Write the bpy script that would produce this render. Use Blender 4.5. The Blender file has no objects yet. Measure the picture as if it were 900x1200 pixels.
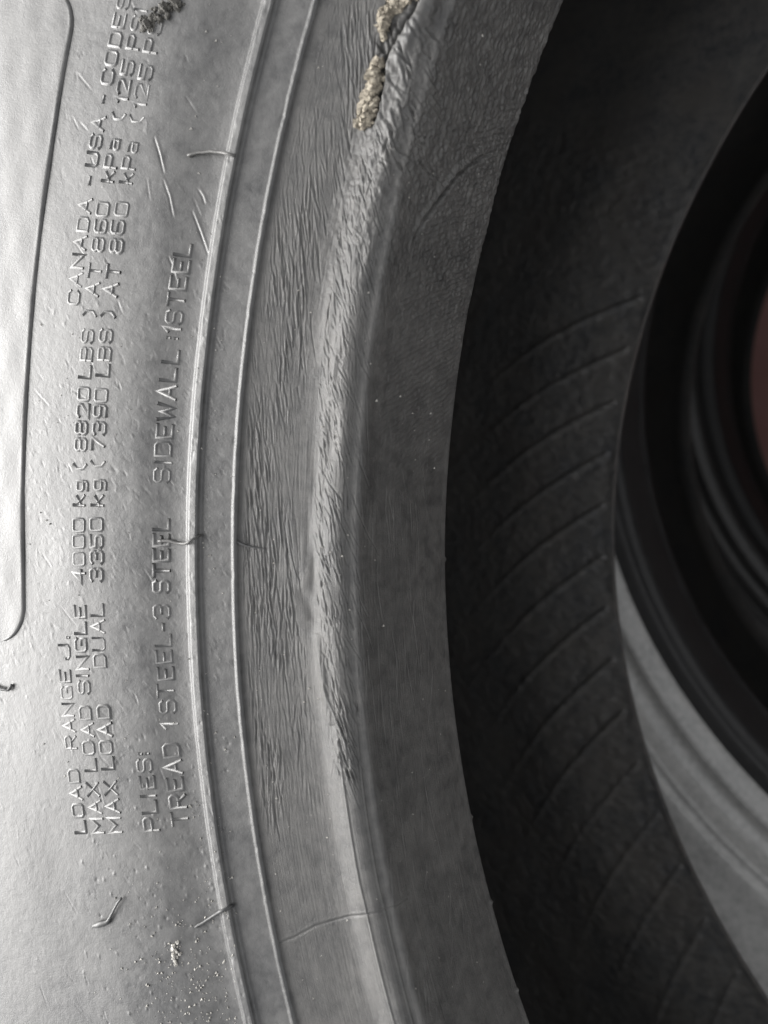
import bpy, math, random
import numpy as np
from mathutils import Vector, Matrix, kdtree

C = bpy.context.scene.collection
SC = bpy.context.scene
R = math.radians

# ------------------------------------------------------------------ camera
H = .7729                      # height of the upper tyre's bead face above the soil
CAM = np.array([-.188212, .013928, .148718 + H])
YAW, PIT, ROL, FPX = -.522793, -.0268354, .004859, 1018.1
def cam_axes():
    fw = np.array([math.sin(YAW)*math.cos(PIT), math.sin(PIT), -math.cos(YAW)*math.cos(PIT)])
    rt = np.cross(fw, [0, 1, 0]); rt /= np.linalg.norm(rt); up = np.cross(rt, fw)
    c, s = math.cos(ROL), math.sin(ROL)
    return fw, c*rt+s*up, c*up-s*rt
FW, RT, UP = cam_axes()
cd = bpy.data.cameras.new('camera'); cam = bpy.data.objects.new('camera', cd); C.objects.link(cam)
cam.matrix_world = Matrix(((RT[0], UP[0], -FW[0], CAM[0]), (RT[1], UP[1], -FW[1], CAM[1]), (RT[2], UP[2], -FW[2], CAM[2]), (0, 0, 0, 1)))
cd.sensor_fit = 'VERTICAL'; cd.sensor_height = 24; cd.lens = 24*FPX/1200
cd.clip_start = .005; cd.clip_end = 500
cd.dof.use_dof = True; cd.dof.focus_distance = .205; cd.dof.aperture_fstop = 8.5
SC.camera = cam

# ------------------------------------------------------------------ light
SUN_EL, SUN_AZ = R(33), R(180)          # azimuth counted from +X towards +Y
sd = np.array([math.cos(SUN_EL)*math.cos(SUN_AZ), math.cos(SUN_EL)*math.sin(SUN_AZ), math.sin(SUN_EL)])
W = bpy.data.worlds.new('World'); SC.world = W; W.use_nodes = True
nt = W.node_tree; bg = nt.nodes['Background']
sky = nt.nodes.new('ShaderNodeTexSky'); sky.sky_type = 'NISHITA'; sky.sun_disc = False
sky.sun_elevation = SUN_EL; sky.sun_rotation = math.pi/2 - SUN_AZ
sky.air_density = 1; sky.dust_density = 4; sky.ozone_density = 1
hs = nt.nodes.new('ShaderNodeHueSaturation'); hs.inputs['Saturation'].default_value = .06
nt.links.new(sky.outputs[0], hs.inputs['Color']); nt.links.new(hs.outputs[0], bg.inputs[0])
bg.inputs[1].default_value = .15
sl = bpy.data.lights.new('sun', 'SUN'); sl.energy = 1.78; sl.angle = R(62); sl.color = (1, .97, .93)
so = bpy.data.objects.new('sun', sl); C.objects.link(so)
so.rotation_euler = Vector(sd).to_track_quat('Z', 'Y').to_euler(); so.location = (-3, -1, 4)
vs = SC.view_settings; vs.view_transform = 'Standard'; vs.look = 'None'; vs.gamma = 1; vs.exposure = 1.6
vs.use_curve_mapping = False

# ------------------------------------------------------------------ helpers
rng = np.random.default_rng(7); random.seed(7)
def tag(o, label=None, cat=None, group=None, kind=None):
    for k, v in (('label', label), ('category', cat), ('group', group), ('kind', kind)):
        if v: o[k] = v
    return o
def link(name, me, mat, parent=None):
    o = bpy.data.objects.new(name, me); C.objects.link(o)
    if mat: me.materials.append(mat)
    if parent: o.parent = parent
    return o
def empty(name, loc):
    o = bpy.data.objects.new(name, None); C.objects.link(o); o.location = loc; o.empty_display_size = .05
    return o
def mesh_vf(name, V, F, smooth=True):
    me = bpy.data.meshes.new(name); me.from_pydata([tuple(v) for v in V], [], F); me.update()
    me.polygons.foreach_set('use_smooth', [smooth]*len(me.polygons)); return me
def grid_mesh(name, P, U, Vv, wrap):
    """P rows x cols x 3; U cols, Vv rows: uv in metres. wrap: cols close into a ring."""
    n, m = P.shape[:2]
    me = bpy.data.meshes.new(name)
    me.vertices.add(n*m); me.vertices.foreach_set('co', P.reshape(-1).astype(np.float32))
    mc = m if wrap else m-1
    i = np.arange(n-1)[:, None]*m; j = np.arange(mc)[None]; k = (j+1) % m
    q = np.stack([i+j, i+k, i+m+k, i+m+j], -1).reshape(-1, 4).astype(np.int32)
    me.loops.add(q.size); me.loops.foreach_set('vertex_index', q.reshape(-1))
    me.polygons.add(len(q)); me.polygons.foreach_set('loop_start', np.arange(0, q.size, 4, dtype=np.int32))
    me.polygons.foreach_set('use_smooth', np.ones(len(q), dtype=bool))
    uv = me.uv_layers.new(name='UVMap')
    Ue = np.append(U, U[0]+2*math.pi*.32) if wrap else U
    jj = np.broadcast_to(j, (n-1, mc)); ii = np.broadcast_to(np.arange(n-1)[:, None], (n-1, mc))
    uu = np.stack([Ue[jj], Ue[jj+1], Ue[jj+1], Ue[jj]], -1); vv = np.stack([Vv[ii], Vv[ii], Vv[ii+1], Vv[ii+1]], -1)
    uv.data.foreach_set('uv', np.stack([uu, vv], -1).reshape(-1).astype(np.float32))
    me.update(calc_edges=True); me.validate(); return me
def spline(pts, step):
    """Catmull-Rom through pts (r, h), resampled at step (metres, a number or a function of (r, h))."""
    p = np.array(pts, float); e = np.vstack([2*p[0]-p[1], p, 2*p[-1]-p[-2]]); out = []
    for a, b, c, d in zip(e[:-3], e[1:-2], e[2:-1], e[3:]):
        t0 = 0; t1 = np.linalg.norm(b-a)**.5; t2 = t1+np.linalg.norm(c-b)**.5; t3 = t2+np.linalg.norm(d-c)**.5
        t = np.linspace(t1, t2, 60, endpoint=False)[:, None]
        A1 = (t1-t)/(t1-t0)*a+(t-t0)/(t1-t0)*b; A2 = (t2-t)/(t2-t1)*b+(t-t1)/(t2-t1)*c; A3 = (t3-t)/(t3-t2)*c+(t-t2)/(t3-t2)*d
        B1 = (t2-t)/(t2-t0)*A1+(t-t0)/(t2-t0)*A2; B2 = (t3-t)/(t3-t1)*A2+(t-t1)/(t3-t1)*A3
        out.append((t2-t)/(t2-t1)*B1+(t-t1)/(t2-t1)*B2)
    q = np.vstack(out+[p[-1:]]); ds = np.linalg.norm(np.diff(q, axis=0), axis=1)
    if callable(step): w = ds/np.array([step(*v) for v in (q[1:]+q[:-1])/2])
    else: w = ds/step
    cw = np.append(0, np.cumsum(w)); n = max(2, int(math.ceil(cw[-1]))+1); tt = np.linspace(0, cw[-1], n)
    return np.stack([np.interp(tt, cw, q[:, 0]), np.interp(tt, cw, q[:, 1])], -1)
def normals(pr):
    d = np.gradient(pr, axis=0); d /= np.linalg.norm(d, axis=1)[:, None]
    return np.stack([d[:, 1], -d[:, 0]], -1)          # profile runs outside -> in over the face: normal is up / inwards
def arclen(pr): return np.append(0, np.cumsum(np.linalg.norm(np.diff(pr, axis=0), axis=1)))
def revolve(pr, th, hgt=None, nm=None):
    r = np.broadcast_to(pr[:, 0][:, None], (len(pr), len(th))).copy(); h = np.broadcast_to(pr[:, 1][:, None], r.shape).copy()
    if hgt is not None:
        nm = normals(pr) if nm is None else nm
        r += hgt*nm[:, 0][:, None]; h += hgt*nm[:, 1][:, None]
    return np.stack([r*np.cos(th), r*np.sin(th), h], -1)
def project(P):
    d = P-CAM; w = d@FW
    return np.stack([450+FPX*(d@RT)/w, 600-FPX*(d@UP)/w], -1)
def vnoise(u, v, seed):
    """smooth value noise of arrays u, v (lattice of 1), about -1..1"""
    g = np.random.default_rng(seed).uniform(-1, 1, (257, 257))
    ui = np.floor(u).astype(int); vi = np.floor(v).astype(int); fu = u-ui; fv = v-vi
    fu = fu*fu*(3-2*fu); fv = fv*fv*(3-2*fv); a = ui % 256; b = vi % 256
    return (g[a, b]*(1-fu)+g[a+1, b]*fu)*(1-fv)+(g[a, b+1]*(1-fu)+g[a+1, b+1]*fu)*fv
def sstep(a, b, x):
    t = np.clip((x-a)/(b-a), 0, 1); return t*t*(3-2*t)
class Field:
    """a height map in metres over arc u (around) and s (along the profile) of a grid"""
    def __init__(s, u, v): s.u, s.v = u, v; s.h = np.zeros((len(v), len(u)))
    def stamp(s, pts, width, depth, lip=0, taper=True, side=1):
        """a cut (depth<0) or ridge along the polyline pts [(u, s)...], with a raised lip on one side"""
        pts = np.array(pts); reach = width*3.2
        i0, i1 = np.searchsorted(s.u, [pts[:, 0].min()-reach, pts[:, 0].max()+reach])
        j0, j1 = np.searchsorted(s.v, [pts[:, 1].min()-reach, pts[:, 1].max()+reach])
        if i1-i0 < 2 or j1-j0 < 2: return
        U, V = np.meshgrid(s.u[i0:i1], s.v[j0:j1]); best = np.full(U.shape, 1e9); sd_ = np.zeros(U.shape); tt = np.zeros(U.shape)
        n = len(pts)-1
        for k in range(n):
            a, b = pts[k], pts[k+1]; d = b-a; L = d@d
            if L < 1e-14: continue
            t = np.clip(((U-a[0])*d[0]+(V-a[1])*d[1])/L, 0, 1); x = U-a[0]-t*d[0]; y = V-a[1]-t*d[1]
            D = np.hypot(x, y); m = D < best; best[m] = D[m]; sd_[m] = (np.sign(d[0]*y-d[1]*x))[m]; tt[m] = ((k+t)/n)[m]
        f = np.clip(4*tt*(1-tt), 0, 1)**.5 if taper else 1
        z = depth*np.exp(-(best/(width*.5))**2)
        if lip: z = z+lip*np.exp(-((best*sd_*side-width*1.1)/(width*.8))**2)
        s.h[j0:j1, i0:i1] += z*f
    def dot(s, u, v, ru, rv, z, ang=0):
        k = max(ru, rv)*2
        i0, i1 = np.searchsorted(s.u, [u-k, u+k]); j0, j1 = np.searchsorted(s.v, [v-k, v+k])
        if i1-i0 < 1 or j1-j0 < 1: return
        U, V = np.meshgrid(s.u[i0:i1]-u, s.v[j0:j1]-v); c, q = math.cos(ang), math.sin(ang)
        s.h[j0:j1, i0:i1] += z*np.exp(-((U*c+V*q)/ru)**2-((V*c-U*q)/rv)**2)

# ------------------------------------------------------------------ materials
def mat(name, build):
    m = bpy.data.materials.new(name); m.use_nodes = True; t = m.node_tree; b = t.nodes['Principled BSDF']
    build(t, b); return m
def nd(t, kind, **kw):
    n = t.nodes.new(kind)
    for k, v in kw.items():
        if k in n.inputs: n.inputs[k].default_value = v
        else: setattr(n, k, v)
    return n
def noise(t, vec, scale, detail=4, rough=.55, stretch=None, rot=0):
    if stretch or rot:
        mp = nd(t, 'ShaderNodeMapping'); mp.inputs['Scale'].default_value = stretch or (1, 1, 1); mp.inputs['Rotation'].default_value = (0, 0, rot)
        t.links.new(vec, mp.inputs['Vector']); vec = mp.outputs[0]
    n = nd(t, 'ShaderNodeTexNoise', Scale=scale, Detail=detail, Roughness=rough); t.links.new(vec, n.inputs['Vector']); return n.outputs['Fac']
def ramp(t, fac, lo, hi, a, b):
    n = nd(t, 'ShaderNodeMapRange'); n.inputs['From Min'].default_value = lo; n.inputs['From Max'].default_value = hi
    n.inputs['To Min'].default_value = a; n.inputs['To Max'].default_value = b; t.links.new(fac, n.inputs['Value']); return n.outputs[0]
def mix(t, fac, a, b):
    n = nd(t, 'ShaderNodeMix', data_type='RGBA')
    t.links.new(fac, n.inputs[0]) if not isinstance(fac, float) else setattr(n.inputs[0], 'default_value', fac)
    for s, v in ((6, a), (7, b)):
        if isinstance(v, tuple): n.inputs[s].default_value = v+(1,)
        else: t.links.new(v, n.inputs[s])
    return n.outputs[2]
def math2(t, op, a, b):
    n = nd(t, 'ShaderNodeMath', operation=op)
    for i, v in enumerate((a, b)):
        if isinstance(v, (int, float)): n.inputs[i].default_value = v
        else: t.links.new(v, n.inputs[i])
    return n.outputs[0]
def bump(t, b, h, strength, dist):
    n = nd(t, 'ShaderNodeBump', Strength=strength, Distance=dist); t.links.new(h, n.inputs['Height']); t.links.new(n.outputs[0], b.inputs['Normal'])
def coords(t):
    return nd(t, 'ShaderNodeTexCoord')
def rubber(name, lo, hi, dust, dust_amt, rough, striate=0, fine=1.0, spec=.5, tint=None):
    def f(t, b):
        co = coords(t); ob = co.outputs['Object']; uv = co.outputs['UV']
        big = noise(t, ob, 55, 5, .6); mid = noise(t, ob, 320, 5, .65); tiny = noise(t, ob, 2600, 3, .6)
        col = mix(t, ramp(t, mid, .35, .65, 0, 1), lo, hi)
        dm = ramp(t, math2(t, 'ADD', math2(t, 'MULTIPLY', big, .6), math2(t, 'MULTIPLY', mid, .4)), .36, .62, 0, dust_amt)
        col = mix(t, dm, col, dust)
        if tint:
            col = mix(t, ramp(t, noise(t, ob, 28, 4, .6), .52, .72, 0, .6), col, tint)
        t.links.new(col, b.inputs['Base Color'])
        t.links.new(ramp(t, math2(t, 'ADD', math2(t, 'MULTIPLY', big, .5), math2(t, 'MULTIPLY', mid, .5)), .3, .7, rough-.07, rough+.09), b.inputs['Roughness'])
        b.inputs['Specular IOR Level'].default_value = spec
        h = math2(t, 'ADD', math2(t, 'MULTIPLY', mid, .8), math2(t, 'MULTIPLY', tiny, .35))
        if striate:
            st = noise(t, uv, 1, 5, .65, stretch=(70, 2600, 1)); h = math2(t, 'ADD', h, math2(t, 'MULTIPLY', st, striate))
        bump(t, b, h, .55*fine, .0004)
    return mat(name, f)
M_side = rubber('sidewall_rubber', (.027, .027, .0273), (.042, .042, .0424), (.089, .087, .084), .5, .39, fine=.55)
M_bead = rubber('bead_rubber', (.032, .0315, .031), (.052, .051, .049), (.095, .091, .086), .45, .5, striate=.7)
M_liner = rubber('liner_rubber', (.042, .043, .045), (.062, .062, .062), (.10, .092, .082), .5, .45, fine=1.2, tint=(.058, .053, .049))
M_tread = rubber('tread_rubber', (.03, .03, .03), (.05, .05, .05), (.13, .125, .115), .5, .7)
M_side_lit = rubber('lit_sidewall_rubber', (.30, .30, .295), (.42, .418, .41), (.52, .515, .50), .6, .36)  # raised base colour paints in the light on the second tyre's upper face
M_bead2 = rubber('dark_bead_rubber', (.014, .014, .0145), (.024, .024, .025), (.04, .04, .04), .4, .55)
M_letter = M_side
def f_dirt(t, b):
    ob = coords(t).outputs['Object']
    col = mix(t, ramp(t, noise(t, ob, 900, 5, .7), .38, .62, 0, 1), (.10, .086, .066), (.34, .305, .245))
    t.links.new(col, b.inputs['Base Color']); b.inputs['Roughness'].default_value = .85
    bump(t, b, noise(t, ob, 2500, 4, .7), .7, .0006)
M_dirt = mat('dried_dirt', f_dirt)
def f_dark(t, b):
    ob = coords(t).outputs['Object']
    t.links.new(mix(t, noise(t, ob, 900, 5, .7), (.015, .014, .012), (.10, .095, .085)), b.inputs['Base Color']); b.inputs['Roughness'].default_value = .8
M_dark = mat('dark_scrap', f_dark)
def f_hair(t, b):
    t.links.new(mix(t, noise(t, coords(t).outputs['Object'], 600, 3), (.02, .02, .02), (.05, .05, .05)), b.inputs['Base Color']); b.inputs['Roughness'].default_value = .5
M_hair = mat('hair_rubber', f_hair)
def f_grit(t, b):
    t.links.new(mix(t, noise(t, coords(t).outputs['Object'], 900, 2), (.12, .115, .105), (.50, .48, .44)), b.inputs['Base Color']); b.inputs['Roughness'].default_value = .45
M_grit = mat('pale_grit', f_grit)
def f_soil(t, b):
    ob = coords(t).outputs['Object']
    col = mix(t, ramp(t, noise(t, ob, 9, 6, .65), .3, .7, 0, 1), (.46, .235, .215), (.58, .325, .30)); t.links.new(col, b.inputs['Base Color'])
    b.inputs['Roughness'].default_value = .95; bump(t, b, noise(t, ob, 60, 6, .7), .6, .02)
M_soil = mat('red_soil', f_soil)

# ------------------------------------------------------------------ the ground the stack stands on
n = 96; gx = np.sinh(np.linspace(-5.2, 5.2, n))/math.sinh(5.2)*150
GX, GY = np.meshgrid(gx, gx); far = np.hypot(GX, GY)
gz = (vnoise(GX*2.3+40, GY*2.3+40, 3)*.02+vnoise(GX*.2+90, GY*.2+90, 5)*.3)*sstep(1.2, 5, far)
ground = link('ground', grid_mesh('ground', np.stack([GX, GY, gz], -1), gx, gx, False), M_soil); ground['kind'] = 'structure'

# ------------------------------------------------------------------ the upper tyre
MID = -.1155                                   # half way between its two beads
BASE1 = .252                                   # bead face above the tyre's underside
t1 = empty('tyre', (0, 0, H-BASE1))
tag(t1, 'worn grey truck tyre with raised load markings and torn bead, topmost of the stack', 'tyre')
def put(name, P, U, V, m, parent, dz):
    P = P.copy(); P[..., 2] += dz
    return link(name, grid_mesh(name, P, U, V, True), m, parent)
T0, T1_ = R(153.5), R(207)
dense = np.arange(T0, T1_, .00021/.33)
th = np.concatenate([dense, np.linspace(T1_+.004, T0+2*math.pi-.012, 110)])
UU = th*.32                                     # metres around at r = .32
ND = len(dense)

# -- face of the tyre, from the tread shoulder to the line above the bead
side_pts = [(.5405, -.058), (.538, -.045), (.529, -.022), (.512, -.003), (.488, .0105), (.46, .018), (.43, .0185), (.40, .0165), (.3815, .0155), (.3635, .0139), (.345, .0117), (.333, .0093), (.3225, .0061), (.3165, .0052), (.3125, .0043), (.3087, .0034)]
side = spline(side_pts, lambda r, h: .00023 if r < .390 else (.0008 if r < .398 else .006))
s_side = arclen(side)
def ribs(r):
    z = .0014*sstep(.3206, .3188, r)*sstep(.31665, .31725, r)       # the raised line round the tyre
    z = z+  .00032*sstep(.3097, .3091, r)                               # the fine step before the bead
    return z
base_n = normals(side)
side_h0 = ribs(side[:, 0])
def on_side(theta, r, lift=0):
    """a point of the upper tyre's face (heel height 0) and its normal"""
    rr = side[::-1, 0]; h = np.interp(r, rr, side[::-1, 1]); nr = np.interp(r, rr, base_n[::-1, 0]); nh = np.interp(r, rr, base_n[::-1, 1])
    z = np.interp(r, rr, side_h0[::-1])+lift
    r2 = r+nr*z; return np.stack([r2*np.cos(theta), r2*np.sin(theta), h+nh*z], -1)
class Lookup:
    """finds the place (u, s) on a surface that the photograph shows at a pixel"""
    def __init__(s, P, u, v, step=3):
        Q = project(P[::step, ::step]+np.array([0, 0, H])).reshape(-1, 2); s.u, s.v, s.m = u[::step], v[::step], len(u[::step])
        s.kd = kdtree.KDTree(len(Q))
        for i, q in enumerate(Q): s.kd.insert((q[0], q[1], 0), i)
        s.kd.balance()
    def __call__(s, x, y):
        out = [(i, d) for _, i, d in s.kd.find_n((x, y, 0), 4)]
        w = np.array([1/(d+.05) for _, d in out]); w /= w.sum()
        return np.array([sum(s.u[i % s.m]*k for (i, _), k in zip(out, w)), sum(s.v[i//s.m]*k for (i, _), k in zip(out, w))])
r0 = np.searchsorted(-side[:, 0], -.392)
look = Lookup(revolve(side[r0:], dense, side_h0[r0:, None]+np.zeros(ND), base_n[r0:]), UU[:ND], s_side[r0:])
fld = Field(UU[:ND], s_side[r0:])
Ug, Vg = np.meshgrid(fld.u*1000, fld.v*1000)
fld.h += .00010*vnoise(Ug/16, Vg/11, 11)+.00002*vnoise(Ug/4, Vg/4, 12)+.000012*vnoise(Ug/.9, Vg/.9, 13)
# scuffs and specks: many short nicks that lean the same way, crowded about the middle
for k in range(1700):
    y = rng.normal(620, 190) if k % 3 else rng.uniform(-20, 1220)
    x = rng.uniform(-10, 268)
    if y < 330 and rng.random() < .6: continue
    u, v = look(x, y); L = rng.uniform(.0002, .0009); a = rng.normal(.75, .35)
    fld.dot(u, v, L, rng.uniform(.00016, .00032), rng.choice([-1, 1], p=[.5, .5])*rng.uniform(.00001, .00006), a)
for k in range(150):
    u, v = look(rng.uniform(95, 270), rng.uniform(860, 1210)); q = rng.uniform(.00018, .00042)
    fld.dot(u, v, q, q*rng.uniform(.6, 1), rng.uniform(.00005, .00016)*rng.choice([1, 1, -1]))
for x0, y0, x1, y1 in ((181, 160, 192, 205), (191, 210, 203, 256), (225, 246, 243, 300), (232, 222, 240, 240), (197, 300, 206, 330), (6, 330, 20, 348)):
    fld.stamp([look(x0, y0), look((x0+x1)/2+1, (y0+y1)/2-1), look(x1, y1)], .00038, -.00016, .00010)
for k in range(46):                                                   # hair-thin scratches
    x, y = rng.uniform(20, 265), rng.uniform(0, 1200); L = rng.uniform(8, 32); a = R(rng.normal(62, 14))
    fld.stamp([look(x, y), look(x+L*math.cos(a), y+L*math.sin(a))], .00035, -.00007, .00003)
for k in range(260):                                                   # worn crests of the raised line and of the step
    u = rng.uniform(fld.u[0], fld.u[-1]); c = .3187 if k % 2 else .3091
    v = np.interp(-c, -side[r0:, 0], fld.v)
    fld.dot(u, v+rng.normal(0, .0006), rng.uniform(.0003, .0012), rng.uniform(.0002, .0005), rng.uniform(-.00012, .00006))
hh = np.zeros((len(side), len(th))); hh += side_h0[:, None]
edge = sstep(0, 60, np.arange(ND))*sstep(0, 60, np.arange(ND)[::-1])
hh[r0:, :ND] += fld.h*edge*sstep(0, 40, np.arange(len(side)-r0))[:, None]
SIDE_H = hh[r0:, :ND]
P = revolve(side, th, hh, base_n)
# the face ends in a small wall that dips under the bead's surface
tail = P[-1:].copy(); tail[..., 2] -= .0016
P = np.concatenate([P, tail]); s2 = np.append(s_side, s_side[-1]+.0016)
put('sidewall', P, UU, s2, M_side, t1, BASE1)

# -- the bead: flange face, heel, seat and toe
bead_pts = [(.3092, .0029), (.3072, .0023), (.3035, .0008), (.2990, -.0011), (.2955, -.0024), (.2932, -.0029), (.2910, -.0027), (.2890, -.0025), (.2875, -.0027), (.2862, -.0034), (.2850, -.0050), (.2838, -.0058), (.2828, -.0120), (.2817, -.0210), (.2806, -.0320), (.2801, -.0380), (.2799, -.0399), (.2806, -.0410)]
bead = spline(bead_pts, .00015); s_bead = arclen(bead); n_bead = normals(bead)
lookb = Lookup(revolve(bead, dense), UU[:ND], s_bead)
fb = Field(UU[:ND], s_bead)
Ug, Vg = np.meshgrid(fb.u*1000, fb.v*1000); Rg = np.broadcast_to(bead[:, 0][:, None], Ug.shape); Hg = np.broadcast_to(bead[:, 1][:, None], Ug.shape)
heel = np.exp(-((Rg-.2895)/.0075)**2)*(Hg > -.012)
fb.h += heel*(.00050*vnoise(Ug/24, Vg/6, 24)+.00014*vnoise(Ug/11, Vg/2.6, 25)+.00004*vnoise(Ug/5, Vg/.9, 26))
fb.h += .00012*vnoise(Ug/22, Vg/9, 21)+.000015*vnoise(Ug/9, Vg/.7, 22)+.000010*vnoise(Ug/1.2, Vg/.8, 23)
def crack(xa, ya, ang, L, w, d, lip, side_=1):
    n = max(2, int(L/14)); pts = []; x, y = xa, ya; a = ang
    for k in range(n+1):
        pts.append(lookb(x, y)); a += rng.normal(0, .05); x += math.cos(a)*L/n; y += math.sin(a)*L/n
    fb.stamp(pts, w, d, lip, side=side_)
TOP = lambda y: np.interp(y, [0, 100, 200, 300, 400, 600, 800, 1000, 1200], [388, 358, 325, 305, 294, 282, 290, 315, 350])   # left edge of the flange face
HEEL = lambda y: np.interp(y, [0, 150, 250, 450, 600, 700, 850, 950, 1120], [470, 428, 396, 373, 366, 370, 384, 398, 432])
for k in range(1050):                                                   # long fine cracks down the flange face
    y = rng.uniform(-10, 930); w = HEEL(y)-TOP(y); x = TOP(y)+rng.beta(1.3, 1.8)*(w-14)
    L = rng.uniform(14, 60)
    if y < 120 and x < 400 and rng.random() < .6: continue
    crack(x, y, R(rng.normal(86, 2.6)), L, rng.uniform(.00018, .00030), -rng.uniform(.00005, .00018), rng.uniform(.00002, .00009), -1)
fb.h *= .30+.85*sstep(-.45, .45, vnoise(Ug/26, Vg/5, 27)+.5*vnoise(Ug/9, Vg/2, 28))
for k in range(620):                                                   # the flaking, crazed strip on the heel
    y = rng.uniform(140, 900); x = HEEL(y)+rng.beta(1.1, 1.8)*52*(1-.45*sstep(700, 930, y))+1
    L = rng.uniform(9, 34)*rng.lognormal(0, .4)
    crack(x, y, R(rng.normal(78, 8)), L, rng.uniform(.00018, .00034), -rng.uniform(.00004, .00018), rng.uniform(.00002, .00008), -1)
for k in range(34):
    y = rng.uniform(800, 905); crack(388+rng.uniform(0, 16)+(y-800)*.1, y, R(rng.normal(70, 5)), rng.uniform(18, 50), .00026, -.00018, .00007, -1)
for k in range(70):                                                    # roughed up rubber below the tear
    x, y = rng.uniform(440, 505), rng.uniform(20, 200); x = max(x, 436)
    crack(x, y, R(rng.normal(66, 15)), rng.uniform(10, 34), .0005, -rng.uniform(.00015, .0004), .00015, -1)
for k in range(150):                                                   # faint scores along the seat
    y = rng.uniform(0, 1200); x = rng.uniform(HEEL(y)+40, HEEL(y)+130)
    crack(x, y, R(rng.normal(86, 3)), rng.uniform(20, 90), .0003, -rng.uniform(.00002, .00008), .00003)
for pts, w_, d_ in (([(360, 600), (366, 660), (371, 705), (366, 742)], .0030, -.0003), ([(371, 742), (379, 790), (388, 850)], .0020, .0006), ([(352, 690), (366, 722), (392, 738)], .0024, -.0003), ([(384, 650), (392, 700), (398, 760)], .0034, -.0003), ([(398, 300), (386, 380), (380, 430)], .0026, .0005), ([(392, 470), (384, 540)], .0030, -.0005)):
    fb.stamp([lookb(*p) for p in pts], w_, d_)
for x, y in ((553, 957), (576, 1057), (522, 655), (540, 395), (606, 1160)):
    u, v = lookb(x-1, y); fb.dot(u, v, .0006, .0006, .0004)
# the tear at the top: a deep slit with a thick lip beside it
fb.stamp([lookb(*p) for p in ((500, -30), (484, 14), (468, 42), (455, 66), (447, 100), (441, 130), (434, 150))], .0013, -.0022, .0006, side=1)
fb.stamp([lookb(*p) for p in ((515, -30), (497, 14), (482, 42), (468, 66), (459, 88))], .0034, .0013)
fb.stamp([lookb(*p) for p in ((462, -20), (452, 25), (448, 60), (437, 80), (424, 145))], .0012, -.0007)
# two hair-fine mould lines that run on along the lower part of the heel
fb.stamp([lookb(*p) for p in ((396, 868), (408, 950), (418, 1013), (433, 1083), (447, 1140), (462, 1197), (475, 1240))], .00038, .00028, taper=False)
fb.stamp([lookb(*p) for p in ((416, 830), (420, 873), (430, 957), (443, 1033), (453, 1077), (468, 1140), (483, 1198), (496, 1240))], .00034, .00018, taper=False)
fb.stamp([lookb(*p) for p in ((316, 1107), (345, 1098), (370, 1085), (400, 1076), (430, 1071), (455, 1064), (478, 1052))], .00042, -.00022, .00006, taper=False)
# the shallow crease and the weave printed through near the toe
fb.stamp([lookb(*p) for p in ((488, 276), (500, 255), (518, 230), (536, 207), (556, 190), (578, 178))], .0011, -.0014, .0005)
msk = np.zeros(fb.h.shape)
for yy in range(60, 600, 12):
    xe = np.interp(yy, [73, 143, 200, 267, 367, 417, 500, 600], [633, 603, 583, 567, 547, 537, 523, 519])
    for q in (16, 34, 52, 70):
        u, v = lookb(xe-q, yy); g = Field(fb.u, fb.v)
        i0, i1 = np.searchsorted(fb.u, [u-.006, u+.006]); j0, j1 = np.searchsorted(fb.v, [v-.009, v+.009])
        A, B = np.meshgrid(fb.u[i0:i1]-u, fb.v[j0:j1]-v)
        msk[j0:j1, i0:i1] = np.maximum(msk[j0:j1, i0:i1], np.exp(-(A/.004)**2-(B/.005)**2)*(1-q/110)*sstep(600, 440, yy)*sstep(60, 170, yy))
wv = np.sin((Ug*1.0+Vg*.55)*2*math.pi/1.5+1.5*vnoise(Ug/3, Vg/3, 31))*.6+vnoise(Ug/.7, Vg/.7, 32)*.8
fb.h += msk*wv*.00020
rough = sstep(520, 120, np.interp(fb.u, np.sort([lookb(540, 60)[0], lookb(520, 520)[0]]), [60, 520] if lookb(540, 60)[0] < lookb(520, 520)[0] else [520, 60]))[None]*sstep(.010, .018, fb.v)[:, None]
fb.h += rough*(.00015*vnoise(Ug/1.8, Vg/1.0, 33)+.00015*vnoise(Ug/.8, Vg/.6, 34))
hb = np.zeros((len(bead), len(th))); hb[:, :ND] = fb.h*edge
hb[:2] *= .3
Pb = revolve(bead, th, hb, n_bead)
put('bead', Pb, UU, s_bead, M_bead, t1, BASE1)

# -- the inner liner, and the outer half that faces down
lin_pts = [(.2806, -.0410), (.284, -.0406), (.295, -.0398), (.317, -.0364), (.355, -.0225), (.41, -.0060), (.46, -.0100), (.497, -.030), (.514, -.070), (.518, MID)]
lin_pts = lin_pts+[(r, 2*MID-h) for r, h in lin_pts[-2::-1]]
lin = spline(lin_pts, lambda r, h: .0009 if (h < -.15 and r < .43) else .006); s_lin = arclen(lin)
dl = np.arange(R(150), R(238), .0009/.33); thl = np.concatenate([dl, np.linspace(R(239), R(509), 120)])
nl = -normals(lin); iv = np.where((lin[:, 1] < -.15) & (lin[:, 0] < .43))[0]; l0 = iv[0]
lookl = Lookup(revolve(lin[l0:], dl), dl*.32, s_lin[l0:], 2)
GR = [[(743, 407), (700, 427), (660, 450), (607, 490)], [(728, 468), (680, 490), (633, 523), (600, 557)], [(720, 528), (663, 555), (620, 587), (600, 613)],
      [(715, 587), (650, 630), (610, 660)], [(716, 648), (660, 683), (627, 713), (600, 743)], [(721, 710), (667, 747), (627, 783)]]
fl = Field(dl*.32, s_lin[l0:])
lines = [[lookl(*p) for p in g] for g in GR]
du = np.median(np.diff([l[0][0] for l in lines])); ref = lines[3]
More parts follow.
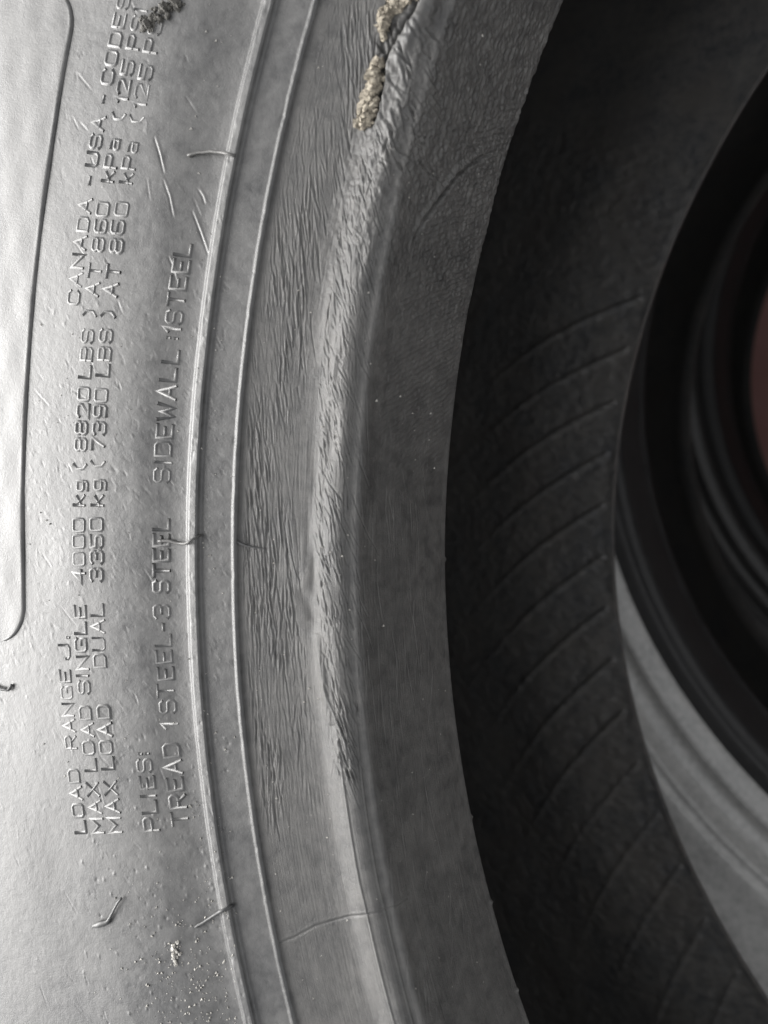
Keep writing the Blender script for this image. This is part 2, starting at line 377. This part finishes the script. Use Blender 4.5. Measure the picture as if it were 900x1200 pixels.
s_e = np.linspace(ref[0][1], ref[-1][1], 8); u_e = np.interp(s_e, [p[1] for p in ref][::1 if ref[-1][1] > ref[0][1] else -1], [p[0] for p in ref][::1 if ref[-1][1] > ref[0][1] else -1])
slope = (u_e[-1]-u_e[0])/(s_e[-1]-s_e[0]); s_toe = s_lin[-1]-.004
for k in range(-4, 13):
    ss = np.linspace(s_toe, s_toe-.10, 14); uu = ref[0][0]+du*k+slope*(ss-ref[0][1])
    fl.stamp(np.stack([uu, ss], -1), .0017, -.0013*(1.1 if k < 5 else .6), .0001, taper=False)
Ul, Vl = np.meshgrid(fl.u*1000, fl.v*1000)
fl.h *= (.12+.88*sstep(.075, .025, s_lin[-1]-fl.v))[:, None]
fl.h += .00018*vnoise(Ul/2.4, Vl/4.5, 41)+.00024*vnoise(Ul/1.4, Vl/2.2, 42)+.0004*vnoise(Ul/24, Vl/30, 43)
fl.h *= sstep(s_lin[-1], s_lin[-1]-.002, fl.v)[:, None]
hl = np.zeros((len(lin), len(thl))); hl[l0:, :len(dl)] = fl.h*(sstep(0, 20, np.arange(len(dl)))*sstep(0, 20, np.arange(len(dl))[::-1]))
put('inner_liner', revolve(lin, thl, hl, nl), thl*.32, s_lin, M_liner, t1, BASE1)
ring = np.linspace(0, 2*math.pi, 220, endpoint=False)
def mirror(pr, mid): return np.stack([pr[:, 0], 2*mid-pr[:, 1]], -1)[::-1]
low_pts = [(.3079, .0033), (.3064, .0030), (.3030, .0010), (.2985, -.0050), (.2920, -.0170), (.2860, -.0290), (.2815, -.0372), (.2800, -.0390), (.2800, -.0400), (.2806, -.0410)]
lowbead = mirror(spline(low_pts, .0012), MID); put('bead', revolve(lowbead, ring), ring*.32, arclen(lowbead), M_liner, t1, BASE1)
low = spline(side_pts, lambda r, h: .0006 if r < .33 else .005); lowside = mirror(low+normals(low)*ribs(low[:, 0])[:, None], MID)
put('sidewall', revolve(lowside, ring), ring*.32, arclen(lowside), M_side, t1, BASE1)
def tread(rad, top, mid, parent, dz, rows=3):
    ht = top-mid; pr = [(rad, top)]
    for c in np.linspace(ht*.66, -ht*.66, rows):
        pr += [(rad+.004, mid+c+.006), (rad+.003, mid+c+.005), (rad-.010, mid+c+.004), (rad-.010, mid+c-.004), (rad+.003, mid+c-.005), (rad+.004, mid+c-.006)]
    pr = np.array(pr+[(rad, 2*mid-top)])
    put('tread', revolve(pr, ring), ring*.32, arclen(pr), M_tread, parent, dz)
tread(.5405, -.058, MID, t1, BASE1)

# ------------------------------------------------------------------ marks moulded into the upper tyre
GL = {}
def glyph(ch, w, *strokes): GL[ch] = (w, strokes)
q = .16
glyph('A', .8, [(0, 0), (.4, 1), (.8, 0)], [(.16, .36), (.64, .36)])
glyph('B', .8, [(0, 0), (0, 1), (.66, 1), (.8, .86), (.8, .64), (.66, .52), (0, .52)], [(.66, .52), (.8, .38), (.8, .14), (.66, 0), (0, 0)])
glyph('C', .8, [(.8, .84), (.66, 1), (.14, 1), (0, .84), (0, .16), (.14, 0), (.66, 0), (.8, .16)])
glyph('D', .8, [(0, 0), (0, 1), (.62, 1), (.8, .82), (.8, .18), (.62, 0), (0, 0)])
glyph('E', .75, [(.75, 1), (0, 1), (0, 0), (.75, 0)], [(0, .5), (.6, .5)])
glyph('G', .8, [(.8, .86), (.66, 1), (.14, 1), (0, .84), (0, .16), (.14, 0), (.8, 0), (.8, .48), (.45, .48)])
glyph('I', .12, [(.06, 0), (.06, 1)])
glyph('J', .75, [(.75, 1), (.75, .16), (.6, 0), (.15, 0), (0, .16), (0, .34)])
glyph('K', .75, [(0, 0), (0, 1)], [(.7, 1), (0, .42)], [(.22, .6), (.75, 0)])
glyph('k', .6, [(0, 0), (0, .95)], [(.55, .66), (0, .26)], [(.2, .4), (.6, 0)])
glyph('L', .72, [(0, 1), (0, 0), (.72, 0)])
glyph('M', .9, [(0, 0), (0, 1), (.45, .35), (.9, 1), (.9, 0)])
glyph('N', .8, [(0, 0), (0, 1), (.8, 0), (.8, 1)])
glyph('O', .8, [(.14, 0), (0, .16), (0, .84), (.14, 1), (.66, 1), (.8, .84), (.8, .16), (.66, 0), (.14, 0)])
glyph('0', .8, [(.10, 0), (0, .1), (0, .9), (.10, 1), (.70, 1), (.8, .9), (.8, .1), (.70, 0), (.10, 0)])
glyph('P', .78, [(0, 0), (0, 1), (.64, 1), (.78, .86), (.78, .58), (.64, .44), (0, .44)])
glyph('R', .78, [(0, 0), (0, 1), (.64, 1), (.78, .86), (.78, .6), (.64, .46), (0, .46)], [(.4, .46), (.78, 0)])
glyph('S', .78, [(.78, .86), (.64, 1), (.14, 1), (0, .86), (0, .64), (.14, .52), (.64, .52), (.78, .38), (.78, .14), (.64, 0), (.14, 0), (0, .14)])
glyph('T', .8, [(0, 1), (.8, 1)], [(.4, 1), (.4, 0)])
glyph('U', .8, [(0, 1), (0, .16), (.14, 0), (.66, 0), (.8, .16), (.8, 1)])
glyph('W', .95, [(0, 1), (.22, 0), (.475, .7), (.73, 0), (.95, 1)])
glyph('X', .8, [(0, 0), (.8, 1)], [(0, 1), (.8, 0)])
glyph('1', .25, [(0, .78), (.2, 1), (.2, 0)])
glyph('2', .78, [(0, .86), (.14, 1), (.64, 1), (.78, .86), (.78, .62), (0, 0), (.78, 0)])
glyph('3', .78, [(0, .88), (.14, 1), (.64, 1), (.78, .86), (.78, .64), (.64, .52), (.3, .52)], [(.64, .52), (.78, .38), (.78, .14), (.64, 0), (.14, 0), (0, .12)])
glyph('4', .8, [(.62, 0), (.62, 1), (0, .3), (.8, .3)])
glyph('5', .78, [(.78, 1), (0, 1), (0, .56), (.64, .56), (.78, .42), (.78, .14), (.64, 0), (.14, 0), (0, .12)])
glyph('6', .78, [(.7, 1), (.14, 1), (0, .84), (0, .14), (.14, 0), (.64, 0), (.78, .14), (.78, .4), (.64, .54), (0, .54)])
glyph('7', .78, [(0, 1), (.78, 1), (.25, 0)])
glyph('8', .78, [(.14, .52), (0, .64), (0, .86), (.14, 1), (.64, 1), (.78, .86), (.78, .64), (.64, .52), (.14, .52), (0, .38), (0, .14), (.14, 0), (.64, 0), (.78, .14), (.78, .38), (.64, .52)])
glyph('9', .78, [(.08, 0), (.64, 0), (.78, .16), (.78, .86), (.64, 1), (.14, 1), (0, .86), (0, .6), (.14, .46), (.78, .46)])
glyph('a', .62, [(.06, .7), (.48, .7), (.6, .58), (.6, 0), (.12, 0), (0, .1), (0, .3), (.12, .4), (.6, .4)])
glyph('g', .62, [(.6, .12), (.12, .12), (0, .24), (0, .58), (.12, .7), (.6, .7), (.6, -.14), (.48, -.26), (.06, -.26)])
glyph('(', .3, [(.3, 1.05), (.06, .8), (.06, .2), (.3, -.05)])
glyph(')', .3, [(0, 1.05), (.24, .8), (.24, .2), (0, -.05)])
glyph(':', .12, [(.06, .16), (.06, .28)], [(.06, .66), (.06, .78)])
glyph('.', .12, [(.06, 0), (.06, .12)])
glyph('-', .4, [(0, .48), (.4, .48)])
def stroke_ridge(V, F, pts, place, wid, hgt):
    """a low ridge with sloping sides along a polyline, in letter coordinates; place maps (x, y, lift) to 3-D"""
    p = np.array(pts, float); closed = np.allclose(p[0], p[-1])
    d = np.diff(p, axis=0); d /= np.maximum(np.linalg.norm(d, axis=1), 1e-9)[:, None]; nv = np.stack([-d[:, 1], d[:, 0]], -1); sec = []
    for k in range(len(p)):
        if closed and k in (0, len(p)-1): a, b = nv[-1], nv[0]
        else: a, b = nv[max(k-1, 0)], nv[min(k, len(nv)-1)]
        m = a+b; m = m/max(m@m, .5)*2; e = np.zeros(2)
        if not closed and k == 0: e = -d[0]*wid*.5
        if not closed and k == len(p)-1: e = d[-1]*wid*.5
        i0 = len(V)
        for off, z in ((-.58, -.00018), (-.16, hgt), (.16, hgt), (.58, -.00018)):
            w = p[k]+m*wid*off+e*(1 if z < 0 else .4); V.append(place(w[0], w[1], z))
        sec.append(i0)
    for a, b in zip(sec[:-1], sec[1:]):
        for j in range(3): F.append((a+j, b+j, b+j+1, a+j+1))
    if not closed:
        F.append((sec[0]+3, sec[0]+2, sec[0]+1, sec[0])); F.append((sec[-1], sec[-1]+1, sec[-1]+2, sec[-1]+3))
def theta_at(y, r):
    """angle on the tyre's face at radius r that the photograph shows at height y"""
    a = np.linspace(R(150), R(212), 1500); q = project(on_side(a, np.full_like(a, r))+np.array([0, 0, H]))[:, 1]
    o = np.argsort(q); return np.interp(y, q[o], a[o])
def words(base, hgt, items, wear=1.0):
    line = empty('text_line', (0, 0, 0)); line.parent = t1
    for txt, ya, yb in items:
        ta, tb = theta_at(ya, base), theta_at(yb, base)
        gap = .34; tot = sum(GL[c][0] for c in txt)+gap*(len(txt)-1); wpx = (ta-tb)*base; sx = wpx/tot; x = 0
        for c in txt:
            gw, strokes = GL[c]; V, F = [], []; jit = rng.normal(0, .00008, 2); hg = .00025*wear*rng.uniform(.7, 1.15)
            def place(px, py, lift):
                return on_side(ta-((x+px)*sx+jit[0])/base, base+py*hgt+jit[1], lift)+np.array([0, 0, BASE1])
            # strokes are laid out in metres so that they stay as thick either way
            for s in strokes:
                sm = [(a*sx, b*hgt) for a, b in s]
                stroke_ridge(V, F, sm, lambda px, py, l: on_side(ta-(x*sx+px+jit[0])/base, base+py+jit[1], l)+np.array([0, 0, BASE1]), .00094, hg)
            me = mesh_vf('letter', V, F); link('letter', me, M_letter, line); x += gw+gap
words(.3507, .0031, [('LOAD', 976, 902), ('RANGE', 877, 786), ('J.', 772, 746), ('CANADA', 357, 234), ('-', 216, 208), ('USA', 195, 138), ('-', 121, 114), ('CODES', 99, -4)])
words(.3457, .0031, [('MAX', 975, 918), ('LOAD', 903, 828), ('SINGLE', 812, 711), ('4000', 683, 608), ('kg', 592, 563), ('(', 551, 545), ('8820', 528, 455), ('LBS', 442, 388), (')', 370, 364), ('AT', 347, 311), ('860', 295, 238), ('kPa', 214, 165), ('(', 142, 135), ('125', 121, 73), ('PSI', 58, 12)])
words(.3408, .0032, [('MAX', 975, 916), ('LOAD', 901, 827), ('DUAL', 782, 708), ('3350', 680, 608), ('kg', 592, 563), ('(', 548, 542), ('7390', 528, 456), ('LBS', 441, 388), (')', 371, 365), ('AT', 347, 312), ('860', 296, 239), ('kPa', 215, 168), ('(', 146, 139), ('125', 127, 79), ('PSI', 62, 18)])
words(.3313, .0034, [('PLIES:', 972, 882)])
words(.3247, .0035, [('TREAD', 966, 871), ('1', 852, 846), ('STEEL', 835, 744), ('-', 738, 731), ('3', 724, 710), ('STEEL', 694, 609), ('SIDEWALL', 565, 412), (':', 400, 396), ('1', 391, 386), ('STEEL', 380, 288)], .85)

# the raised panel with round corners, at the left edge of the picture
ra, rb_, cr = .3637, .405, .0085
ta, tb = theta_at(752, .366), theta_at(-13, .372)                       # its two ends
NC, NR = 700, 70
def panel_edge(t):                                                      # inner edge radius along the arc
    f = (t-tb)/(ta-tb); return ra+.0012*(1-f)-.0004*math.sin(f*math.pi)
def panel_pt(a, b):
    """a, b in 0..1: along the arc and outwards, in a rectangle with one pair of round corners"""
    t = tb+(ta-tb)*a; L = (ta-tb)*.366; x = a*L; dx = min(x, L-x); inset = cr-math.sqrt(max(cr*cr-(cr-dx)**2, 0)) if dx < cr else 0
    e = panel_edge(t)+inset; return t, e+(rb_-e)*b
V, F = [], []
aa = np.concatenate([np.linspace(0, .03, 24), np.linspace(.03, .97, 420)[1:-1], np.linspace(.97, 1, 24)])
bb = np.concatenate([[0, 0.0], np.linspace(0, 1, 30)**1.3])
for a in aa:
    for k, b in enumerate(bb):
        t, r = panel_pt(a, b); lift = -.0006 if k == 0 else (.00022 if k == 1 else .0005)
        if k >= 2: r += .0004*(1-b)
        V.append(on_side(t, r, lift+.00006*math.sin(t*90)*math.sin(r*700) if k > 2 else lift)+np.array([0, 0, BASE1]))
nb = len(bb)
for i in range(len(aa)-1):
    for k in range(nb-1): F.append((i*nb+k, i*nb+k+1, (i+1)*nb+k+1, (i+1)*nb+k))
link('raised_panel', mesh_vf('raised_panel', V, F), M_side, t1)

# thin rubber hairs left by the mould's vents
def tube(pts, rad, n=8):
    V, F = [], []; p = np.array(pts, float)
    d = np.gradient(p, axis=0); d /= np.linalg.norm(d, axis=1)[:, None]
    a = np.cross(d, [0.3, .2, 1]); a /= np.linalg.norm(a, axis=1)[:, None]; b = np.cross(d, a)
    for k in range(len(p)):
        rr = rad[k] if hasattr(rad, '__len__') else rad
        for j in range(n):
            c = 2*math.pi*j/n; V.append(p[k]+rr*(a[k]*math.cos(c)+b[k]*math.sin(c)))
    for k in range(len(p)-1):
        for j in range(n): F.append((k*n+j, k*n+(j+1) % n, (k+1)*n+(j+1) % n, (k+1)*n+j))
    F.append(tuple(range(n))[::-1]); F.append(tuple(range((len(p)-1)*n, len(p)*n))); return V, F
def surf(x, y, lift, which='side'):
    if which == 'side':
        u, s = look(x, y); r = np.interp(s, s_side, side[:, 0]); return on_side(u/.32, r, lift)
    u, s = lookb(x, y); t = u/.32; r = np.interp(s, s_bead, bead[:, 0]); h = np.interp(s, s_bead, bead[:, 1])
    nr = np.interp(s, s_bead, n_bead[:, 0]); nh = np.interp(s, s_bead, n_bead[:, 1])
    r += nr*lift; return np.array([r*math.cos(t), r*math.sin(t), h+nh*lift])
def resample(pts, n):
    p = np.array(pts, float); c = np.append(0, np.cumsum(np.linalg.norm(np.diff(p[:, :2], axis=0), axis=1))); t = np.linspace(0, c[-1], n)
    return np.stack([np.interp(t, c, p[:, k]) for k in range(p.shape[1])], -1)
def hair(pts, rad, which='side', name='vent_hair', taper=.35, parent=t1, m=M_hair):
    q = resample(pts, 16); P = [surf(x, y, l*.001, which)+np.array([0, 0, BASE1 if parent else H]) for x, y, l in q]
    P = np.array(P); P[1:-1] = (P[:-2]+2*P[1:-1]+P[2:])/4
    V, F = tube(P, [rad*(1-(1-taper)*k/15) for k in range(16)]); return link(name, mesh_vf(name, V, F), m, parent)
hair([(221, 182, .3), (235, 179.5, .5), (252, 179, .9), (266, 181, 1.2), (278, 184, .5)], .00036, taper=.9, m=M_bead)
hair([(186, 634, .1), (200, 634, .35), (212, 637, .4), (222, 637, 1.0), (230, 632, 1.2), (236, 627, .5)], .0004, taper=.7, m=M_bead)
hair([(274, 1061, .4), (262, 1065, 1.3), (248, 1074, .7), (230, 1086, .3)], .00038, taper=.8)
hair([(276, 634, .2), (290, 640, .25), (312, 643, .15)], .0003, 'bead')

# ------------------------------------------------------------------ dirt lying on the upper tyre
ICO_V = None
def lump(V, F, c, r, flat=1.0):
    import bmesh
    global ICO_V
    if ICO_V is None:
        bm = bmesh.new(); bmesh.ops.create_icosphere(bm, subdivisions=2, radius=1); ICO_V = (np.array([v.co[:] for v in bm.verts]), [tuple(v.index for v in f.verts) for f in bm.faces]); bm.free()
    v, f = ICO_V; i0 = len(V); w = v*(1+.35*rng.normal(0, 1, (len(v), 1))*.6)*rng.uniform(.6, 1.3, 3)*r
    for p in w: V.append(c+p)
    for t in f: F.append(tuple(i+i0 for i in t))
def clump(name, path, n, size, which, m, lift=.4, spread=None, wfun=None):
    V, F = [], []; p = resample(path, 40)
    for k in range(n):
        x, y, w = p[rng.integers(0, 40)]; off = rng.normal(0, .42)
        px, py = x+w*off, y+rng.normal(0, 3)
        r = size*min(rng.lognormal(-.35, .5), 2)
        lump(V, F, surf(px, py, r*.4+lift*.001*max(0, 1-abs(off)*1.6)*rng.random(), which)+np.array([0, 0, H]), r)
    return link(name, mesh_vf(name, V, F, False), m)
c1 = clump('dirt_clump', [(444, 74, 5), (439, 92, 11), (435, 114, 9), (430, 138, 12), (427, 146, 9)], 330, .00058, 'bead', M_dirt, 1.6)
tag(c1, 'long tan clump of dried dirt packed against the torn bead below the slit', 'dirt clump', 'dried dirt on the torn bead')
c2 = clump('dirt_clump', [(486, -12, 16), (470, 2, 19), (456, 14, 13), (449, 28, 5), (450, 42, 2)], 330, .00052, 'bead', M_dirt, 1.4)
tag(c2, 'crumbly tan dirt clump at the top edge, spreading along the mouth of the slit', 'dirt clump', 'dried dirt on the torn bead')
c3 = clump('dark_scrap', [(208, -8, 9), (200, 6, 13), (188, 15, 13), (176, 27, 9), (170, 34, 5)], 80, .0006, 'side', M_dark, .3)
tag(c3, 'dark crumbly scrap of dirt smeared over the end of the load lettering', 'dirt scrap')
q = resample([(110, 1085, .15), (118, 1082, .5), (128, 1080, .45), (134, 1068, .6), (140, 1056, .8), (144, 1051, .5)], 16)
P = np.array([surf(x, y, l*.001)+np.array([0, 0, H]) for x, y, l in q])
V, F = tube(P, [.0001+.0004*math.exp(-((k-3)/3.0)**2)+.00018 for k in range(16)])
tag(link('rubber_shred', mesh_vf('rubber_shred', V, F), M_hair), 'small curled dark shred lying on the pale sidewall below the lettering', 'shred')
q = resample([(-6, 803, .3), (4, 807, .8), (13, 808, .6), (15, 802, .3)], 16)
P = np.array([surf(max(x, -4), y, l*.001)+np.array([0, 0, H]) for x, y, l in q]); V, F = tube(P, .00035)
tag(link('rubber_shred', mesh_vf('rubber_shred', V, F), M_hair), 'tiny hooked dark shred on the sidewall just below the raised panel', 'shred')
c4 = clump('dirt_fleck', [(204, 1106, 4), (206, 1116, 6), (205, 1127, 5)], 34, .00034, 'side', M_grit, .2)
tag(c4, 'pale crumbly fleck of dirt on the sidewall below the short dark hair', 'dirt fleck')
V, F = [], []
tet = np.array([(1, 1, 1), (-1, -1, 1), (-1, 1, -1), (1, -1, -1)])*.6
for k in range(620):
    z = rng.random()
    if z < .55: x, y, wh = min(rng.normal(222, 38), 276), 1215-abs(rng.normal(0, 120)), 'side'
    elif z < .72: x, y, wh = rng.uniform(20, 270), rng.uniform(380, 960), 'side'
    elif z < .8: x, y, wh = rng.uniform(220, 275), rng.uniform(0, 1200), 'side'
    else: y = rng.uniform(0, 1200); x, wh = rng.uniform(TOP(y)-8, HEEL(y)+150), 'bead'
    r = .00011*min(rng.lognormal(0, .4), 2); p = surf(x, y, r*.5, wh)+np.array([0, 0, H]); i0 = len(V)
    for a in tet*rng.uniform(.6, 1.4, (4, 3)): V.append(p+a*r*1.6)
    F += [(i0, i0+1, i0+2), (i0, i0+3, i0+1), (i0, i0+2, i0+3), (i0+1, i0+3, i0+2)]
g = link('grit', mesh_vf('grit', V, F, False), M_grit); g['kind'] = 'stuff'; tag(g, 'fine pale grit scattered over the sidewall and bead of the top tyre', 'grit')

# ------------------------------------------------------------------ the smaller tyres below it
K = .85; M2 = -.0972; BASE2 = .227
sp = [(.4605, -.045), (.458, -.030), (.45, -.008), (.436, .011), (.415, .024), (.39, .0312), (.365, .0325), (.34, .0285), (.315, .0222), (.298, .0187), (.2848, .0168), (.272, .0055), (.2655, .0030), (.2584, .0034), (.252, -.0052), (.2487, -.0056), (.2464, -.0065), (.2450, -.0085), (.243, -.016), (.2395, -.0300), (.2380, -.0329), (.2381, -.0345)]
def ribs2(r):
    z = np.interp(r, [.2560, .2584, .2640, .2680, .2705, .2745, .2772, .2828, .2840, .2852, .2866, .300], [0, .0008, .0044, .0040, -.0016, -.0036, -.0022, .0030, -.0002, -.0003, .0014, .0])
    return z
_rr = np.linspace(.25, .31, 1201); _zz = ribs2(_rr); _k = np.exp(-(np.arange(-60, 61)*.00005/.0011)**2); _zz = np.convolve(_zz, _k/_k.sum(), 'same')
def ribs2(r): return np.interp(r, _rr, _zz)
p2 = spline(sp, lambda r, h: .0005 if r < .30 else .006)
cut = np.argmin(np.abs(p2[:, 0]-.2570)+(p2[:, 1] < -.004)*1)
f2 = p2+normals(p2)*ribs2(p2[:, 0])[:, None]
lp = [(.2381, -.0345), (.242, -.034), (.255, -.022), (.28, -.004), (.31, .008), (.36, .015), (.41, .005), (.433, -.03), (.44, M2)]
lp = lp+[(r, 2*M2-h) for r, h in lp[-2::-1]]; l2 = spline(lp, .005)
def small_tyre(loc, label, group, ms):
    t = empty('tyre', loc); tag(t, label, 'tyre', group)
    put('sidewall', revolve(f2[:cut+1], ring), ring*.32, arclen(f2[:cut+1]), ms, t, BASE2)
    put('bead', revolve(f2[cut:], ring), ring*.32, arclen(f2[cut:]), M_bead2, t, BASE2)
    put('inner_liner', revolve(l2, ring), ring*.32, arclen(l2), M_liner, t, BASE2)
    b = mirror(f2[cut:], M2); put('bead', revolve(b, ring), ring*.32, arclen(b), M_bead, t, BASE2)
    b = mirror(f2[:cut+1], M2); put('sidewall', revolve(b, ring), ring*.32, arclen(b), M_side, t, BASE2)
    tread(.4605, -.045, M2, t, BASE2)
    return t
GRP = 'smaller tyres stacked under the top tyre'
PITCH = .2605
def zz(k): return H-.28485-PITCH*(k-2)-BASE2
tt2 = small_tyre((-.0614, .0653, zz(2)), 'second tyre down, its pale ridged ring showing through the hole above it', GRP, M_side_lit)
small_tyre((-.0577, .1161, zz(3)), 'lowest tyre of the stack, a dark ring deep in the hole over reddish soil', GRP, M_side)
